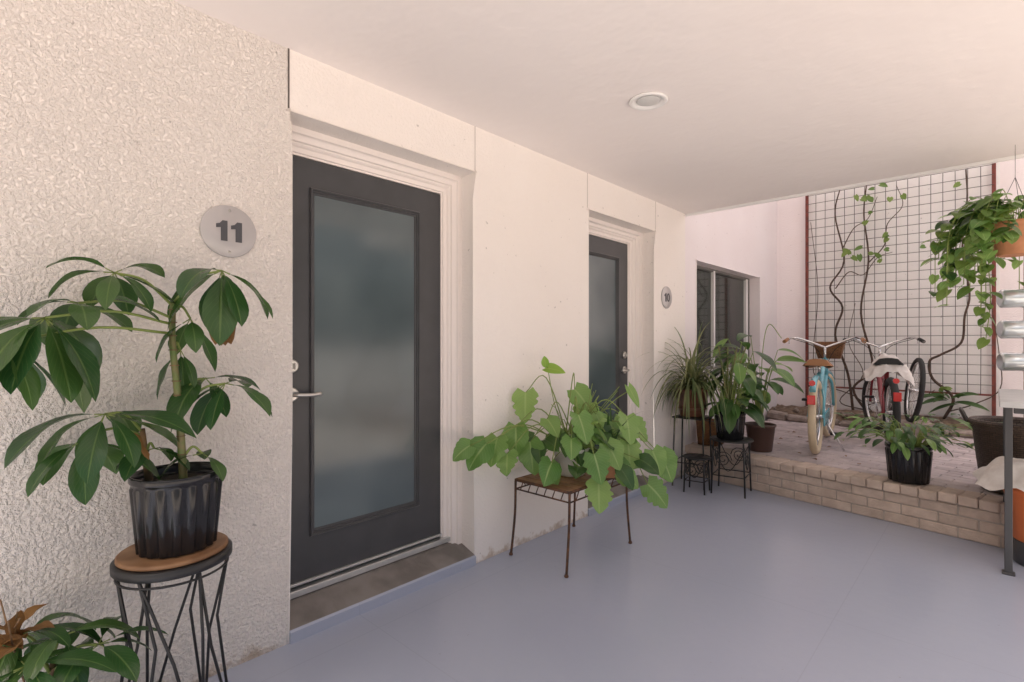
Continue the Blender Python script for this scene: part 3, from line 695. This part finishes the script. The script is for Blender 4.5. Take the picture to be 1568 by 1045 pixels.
# ------------------------------------------------------------------ bicycles
def bike(name,rear,front,paint,tyre,saddle,basket=False,fender=True,cloth=False,steer=.0):
    rear=Vector(rear);front=Vector(front); d=front-rear; yaw=math.atan2(d.y,d.x); wb=d.length
    e=empty(name,rear,yaw); r=.34
    def wheel(nm,cx,ang=0):
        a=MB(); a.T=Matrix.Translation(Vector((cx,0,r)))@Matrix.Rotation(ang,4,'Z')
        a.torus((0,0,0),(0,1,0),r-.032,.032,tyre,56,10); a.torus((0,0,0),(0,1,0),r-.068,.013,'chrome',48,6)
        a.tube([(0,-.05,0),(0,.05,0)],.018,'chrome',12)
        for i in range(28):
            t=2*math.pi*i/28; a.tube([(.015*math.cos(t+.8),(.03 if i%2 else -.03),.015*math.sin(t+.8)),((r-.07)*math.cos(t),0,(r-.07)*math.sin(t))],.0016,'chrome',4)
        if fender:
            pts=[]; 
            for k in range(20):
                if cx<.1: t=math.radians(40)+math.radians(95)*k/19
                else: t=math.radians(35)+math.radians(150)*k/19
                pts.append(((r+.012)*math.cos(t),0,(r+.012)*math.sin(t)))
            a.tube(pts,.026,paint,8,flat=None)
        a.obj(nm,e)
    wheel('rear_wheel',0); wheel('front_wheel',wb,steer)
    a=MB(); bb=(.44,0,.29); seat=(.27,0,.72); head_t=Vector((wb-.26,0,.84)); head_b=Vector((wb-.20,0,.68))
    a.tube(cr([head_b,(.68,0,.45),bb],6),.023,paint,10)
    a.tube(cr([head_t+Vector((.01,0,-.03)),(.6,0,.74),(.40,0,.58),(.33,0,.5)],6),.020,paint,10)
    a.tube([bb,seat],.020,paint,10); a.tube([head_b-Vector((-.01,0,.02)),head_t],.026,paint,12)
    for s_ in(-1,1):
        a.tube([(bb[0],s_*.03,bb[2]),(0,s_*.06,r)],.013,paint,8); a.tube([(seat[0],s_*.015,seat[2]-.08),(.1,s_*.055,.5),(0,s_*.06,r)],.011,paint,8)
        a.tube(cr([head_b+Vector((.015,s_*.02,-.03)),(wb-.13,s_*.05,.58),(wb,s_*.055,r)],5),.014,paint,8)
        cz=.29+s_*.15; a.tube([(bb[0],s_*.06,.29),(bb[0]+.06*s_,s_*.075,cz)],.009,'chrome',8); a.cbox((bb[0]+.06*s_,s_*.125,cz),(.07,.09,.022),'tyre')
    a.tube([(bb[0],-.035,.29),(bb[0],-.045,.29)],.085,'chrome',28)
    a.cbox((.25,-.062,.315),(.46,.014,.11),paint,Euler((0,-.04,0)),.01)
    a.obj('frame',e)
    a=MB(); a.tube([seat,(.245,0,.80)],.012,'chrome',8)
    rows=[]
    for i in range(9):
        t=i/8; x=.13+t*.27; w=.125*(1-t)**.9+.018 if t>.1 else .11; z=.845+.015*math.cos(t*5)
        rows.append([a.V((x,w*q,z-.035*abs(q)**3-(0 if abs(q)<1 else .03))) for q in(-1,-.6,-.2,.2,.6,1)])
    for i in range(8):
        for q in range(5): a.F([rows[i][q],rows[i+1][q],rows[i+1][q+1],rows[i][q+1]],saddle,sm=True)
    a.F(rows[0],saddle); low=[a.V((.15,-.07,.79)),a.V((.15,.07,.79)),a.V((.36,.0,.82))]; a.F(low,saddle)
    for q in(0,5):
        for i in range(8): a.F([rows[i][q],rows[i+1][q],low[2],low[0 if q==0 else 1]],saddle)
    a.tube([(.18,-.05,.80),(.25,-.03,.80),(.36,0,.82)],.005,'chrome',6); a.tube([(.18,.05,.80),(.25,.03,.80),(.36,0,.82)],.005,'chrome',6)
    if cloth:
        n=18; g_=[]
        for i in range(n+1):
            rw=[]
            for q in range(n+1):
                u=(i/n-.5)*.40; v=(q/n-.5)*.46; rr=math.hypot(u*1.1,v); z=.88-max(0,rr-.07)*1.1+.016*math.sin(u*50+v*20)+.012*math.sin(v*60)
                rw.append(a.V((.24+u*.8,v*.85,z)))
            g_.append(rw)
        for i in range(n):
            for q in range(n): a.F([g_[i][q],g_[i+1][q],g_[i+1][q+1],g_[i][q+1]],'cloth',sm=True)
    a.obj('saddle',e)
    a=MB(); st=head_t+Vector((-.03,0,.10)); a.tube([head_t,st],.012,'chrome',8); hc=Vector((st.x+.04,0,st.z+.02)); a.tube([st,hc],.012,'chrome',8)
    for s_ in(-1,1):
        pts=cr([hc,(hc.x+.04,s_*.12,hc.z+.05),(hc.x-.0,s_*.26,hc.z+.10),(hc.x-.12,s_*.32,hc.z+.09),(hc.x-.24,s_*.345,hc.z+.06)],6)
        a.tube(pts,.011,'chrome',8); a.tube([pts[-6],pts[-1]],.018,'tanlea' if paint=='bblue' else 'tyre',10)
        a.tube([pts[-8],Vector(pts[-3])+Vector((.02,-s_*.03,-.03))],.005,'chrome',6)
        a.tube(cr([pts[-9],(hc.x+.08,s_*.1,hc.z-.0),(hc.x+.03,0,hc.z-.2)],6),.003,'tyre',5)
    a.obj('handlebar',e)
    a=MB()
    a.tube([(-.27,0,.66),(-.29,0,.66)],.025,'refl',12); a.cbox((-.345,0,.52),(.02,.06,.08),'refl'); 
    a.tube([(-.34,0,.52),(-.2,0,.54)],.008,paint,6)
    a.tube([(.36,-.03,.28),(.30,-.20,.0)],.009,'chrome',6)
    if basket:
        a.lathe([(.11,0),(.15,.17),(.155,.18),(.14,.18),(.13,.12)],(wb-.0,-.02,.84),'wick2',32,sq=True)
    a.obj('fittings',e)
bike('cruiser_bicycle',(-1.18,5.30,.29),(-1.31,6.38,.29),'bblue','cream','tanlea',basket=True,steer=-.1)
bike('maroon_bicycle',(-.72,6.10,.29),(-.98,7.12,.29),'bred','tyre','tyre',fender=False,cloth=True,steer=.25)
a=MB(); a.T=Matrix.Translation(Vector((-.62,6.95,.29+.50)))@Euler((-.12,0,math.radians(-75))).to_matrix().to_4x4()
a.torus((0,0,.0),(0,1,0),.33,.024,'tyre',56,10); a.torus((0,0,0),(0,1,0),.30,.010,'chrome',48,6); a.tube([(0,-.05,0),(0,.05,0)],.018,'chrome',12)
for i in range(28):
    t=2*math.pi*i/28; a.tube([(0,(.03 if i%2 else -.03),0),(.30*math.cos(t),0,.30*math.sin(t))],.0016,'chrome',4)
a.T=None
a.cbox((-.62,6.95,.375),(.32,.30,.17),'stone',Euler((0,0,.3)),.02)
a.obj('spare_bicycle_wheel')

# ------------------------------------------------------------------ table, cloth, orange pot
e=empty('side_table',(.4,4.1,0)); a=MB(); 
a.cbox((.39,4.12,.985),(.74,1.0,.03),'table',ch=.004); child(a,'table_top',e)
a=MB()
for x in(.06,.70):
    for y in(4.02,4.56): a.cbox((x,y,.485),(.034,.034,.97),'tleg'); a.cbox((x,y,.006),(.055,.055,.012),'tleg')
    a.cbox((x,4.29,.93),(.03,.50,.04),'tleg'); 
for y in(4.02,4.56): a.cbox((.38,y,.93),(.6,.03,.05),'tleg')
child(a,'legs',e)
a=MB(); pot(a,(.21,4.30,.14),.175,.13,.32,'orange',.04)
a.lathe([(.12,0),(.13,.01),(.13,.135),(.12,.14)],(.21,4.30,0),'tleg',24); a.obj('orange_pot')
a=MB(); rows=[]; 
for i in range(14):
    t=i/13; row=[]
    for q in range(64):
        an=2*math.pi*q/64; rr=.02+.24*t**.8*(1+.10*math.sin(an*5+1)+.04*math.sin(an*11)); z=.60-.15*t**2.5+.012*math.sin(an*9+t*6)*t+.012*math.sin(an*4+t*9)
        row.append(a.V((.16+rr*math.cos(an),4.31+rr*math.sin(an),z)))
    rows.append(row)
for i in range(13):
    for q in range(64): a.F([rows[i][q],rows[i][(q+1)%64],rows[i+1][(q+1)%64],rows[i+1][q]],'cloth',sm=True)
a.F(rows[0],'cloth'); a.obj('draped_cloth')

# ------------------------------------------------------------------ hanging plant + jars
e=empty('hanging_pothos',(.10,4.62,1.98),VR); a=MB(); pot(a,(0,0,-.12),.13,.09,.21,'terra',.035)
for i in range(3):
    t=i*2.09; a.tube([(.125*math.cos(t),.125*math.sin(t),.08),(0,0,.38)],.0015,'black',5)
a.tube([(0,0,.38),(0,0,.59)],.0012,'black',5); a.obj('hanging_pot',e)
a=MB()
for i in range(34):
    t=U(2.0,3.9) if i%4 else U(-.3,1.9)
    out=U(.17,.38); dn=U(-.05,-.3) if i%3 else U(-.2,-.45)
    if math.sin(t)<-.2: dn=U(.0,-.15); out=U(.25,.36)
    pts=cr([(0,0,.07),(out*.6*math.cos(t),out*.6*math.sin(t),U(.16,.28)),(out*math.cos(t),out*math.sin(t),.05),(out*1.05*math.cos(t),out*1.05*math.sin(t),dn)],7)
    a.tube(pts,.0025,'petiole',5)
    for p in pts[5::2]:
        l=U(.06,.12); tt=t+U(-1.5,1.5); a.leaf(p,(math.cos(tt),math.sin(tt),U(-.9,.2)),(0,-.4,1),l,l*.75,'l_pot' if R()<.5 else ('l_dark' if R()<.3 else 'l_vine'),'heart',.8,.15,5)
for k in range(3):
    pts=cr([(-.10-.03*k,.02*k,.10),(-.17-.02*k,.0,-.1),(-.14-.03*k,.02,-.4),(-.17-.02*k,.02,-.66+.08*k)],7); a.tube(pts,.0025,'petiole',5)
    for p in pts[3::2]:
        l=U(.05,.09); a.leaf(p,(U(-1,1),U(-1,0),U(-.9,.1)),(0,-.5,1),l,l*.75,'l_vine','heart',.8,.15,5)
a.obj('vines',e)
a=MB(); a.tube([(.16,4.95,.29),(.16,4.95,2.0)],.012,'black',8)
for z in (1.60,1.39,1.17):
    T0=Matrix.Translation(Vector((.15,4.90,z)))@Euler((0,math.pi/2,math.radians(20))).to_matrix().to_4x4(); a.T=T0
    a.lathe([(.05,-.13),(.062,-.12),(.062,.06),(.045,.085),(.045,.11),(.05,.112),(.05,.125),(.0,.126)],(0,0,0),'glassj',28)
    a.torus((0,0,-.0),(0,0,1),.064,.004,'metal',28,6); a.torus((0,0,.1),(0,0,1),.050,.006,'alu',28,6)
    a.T=None
a.obj('jar_planter_rack')

# ------------------------------------------------------------------ camera, light, world
cam=bpy.data.cameras.new('camera'); co=bpy.data.objects.new('camera',cam); scene.collection.objects.link(co)
co.location=(0,0,1.30); co.rotation_euler=(math.pi/2,0,VR); cam.sensor_width=36; cam.lens=18.11; cam.shift_y=.0016; cam.clip_end=500; cam.clip_start=.05
scene.camera=co
EL=math.radians(60); s=Vector((.2*math.cos(EL),-.98*math.cos(EL),math.sin(EL)))
sl=bpy.data.lights.new('sun','SUN'); sl.energy=5; sl.angle=math.radians(.5); sl.color=(1,.95,.89)
so=bpy.data.objects.new('sun',sl); scene.collection.objects.link(so); so.rotation_euler=s.to_track_quat('Z','Y').to_euler(); so.location=(5,-8,12)
w=bpy.data.worlds.new('World'); scene.world=w; w.use_nodes=True; nt=w.node_tree
sk=nt.nodes.new('ShaderNodeTexSky'); sk.sky_type='NISHITA'; sk.sun_disc=False; sk.sun_elevation=EL; sk.sun_rotation=math.radians(168.5)
sk.dust_density=7.5; sk.air_density=1.1
bg=nt.nodes['Background']; bg.inputs[1].default_value=.15; nt.links.new(sk.outputs[0],bg.inputs[0])
scene.view_settings.view_transform='Standard'; scene.view_settings.look='None'; scene.view_settings.exposure=0
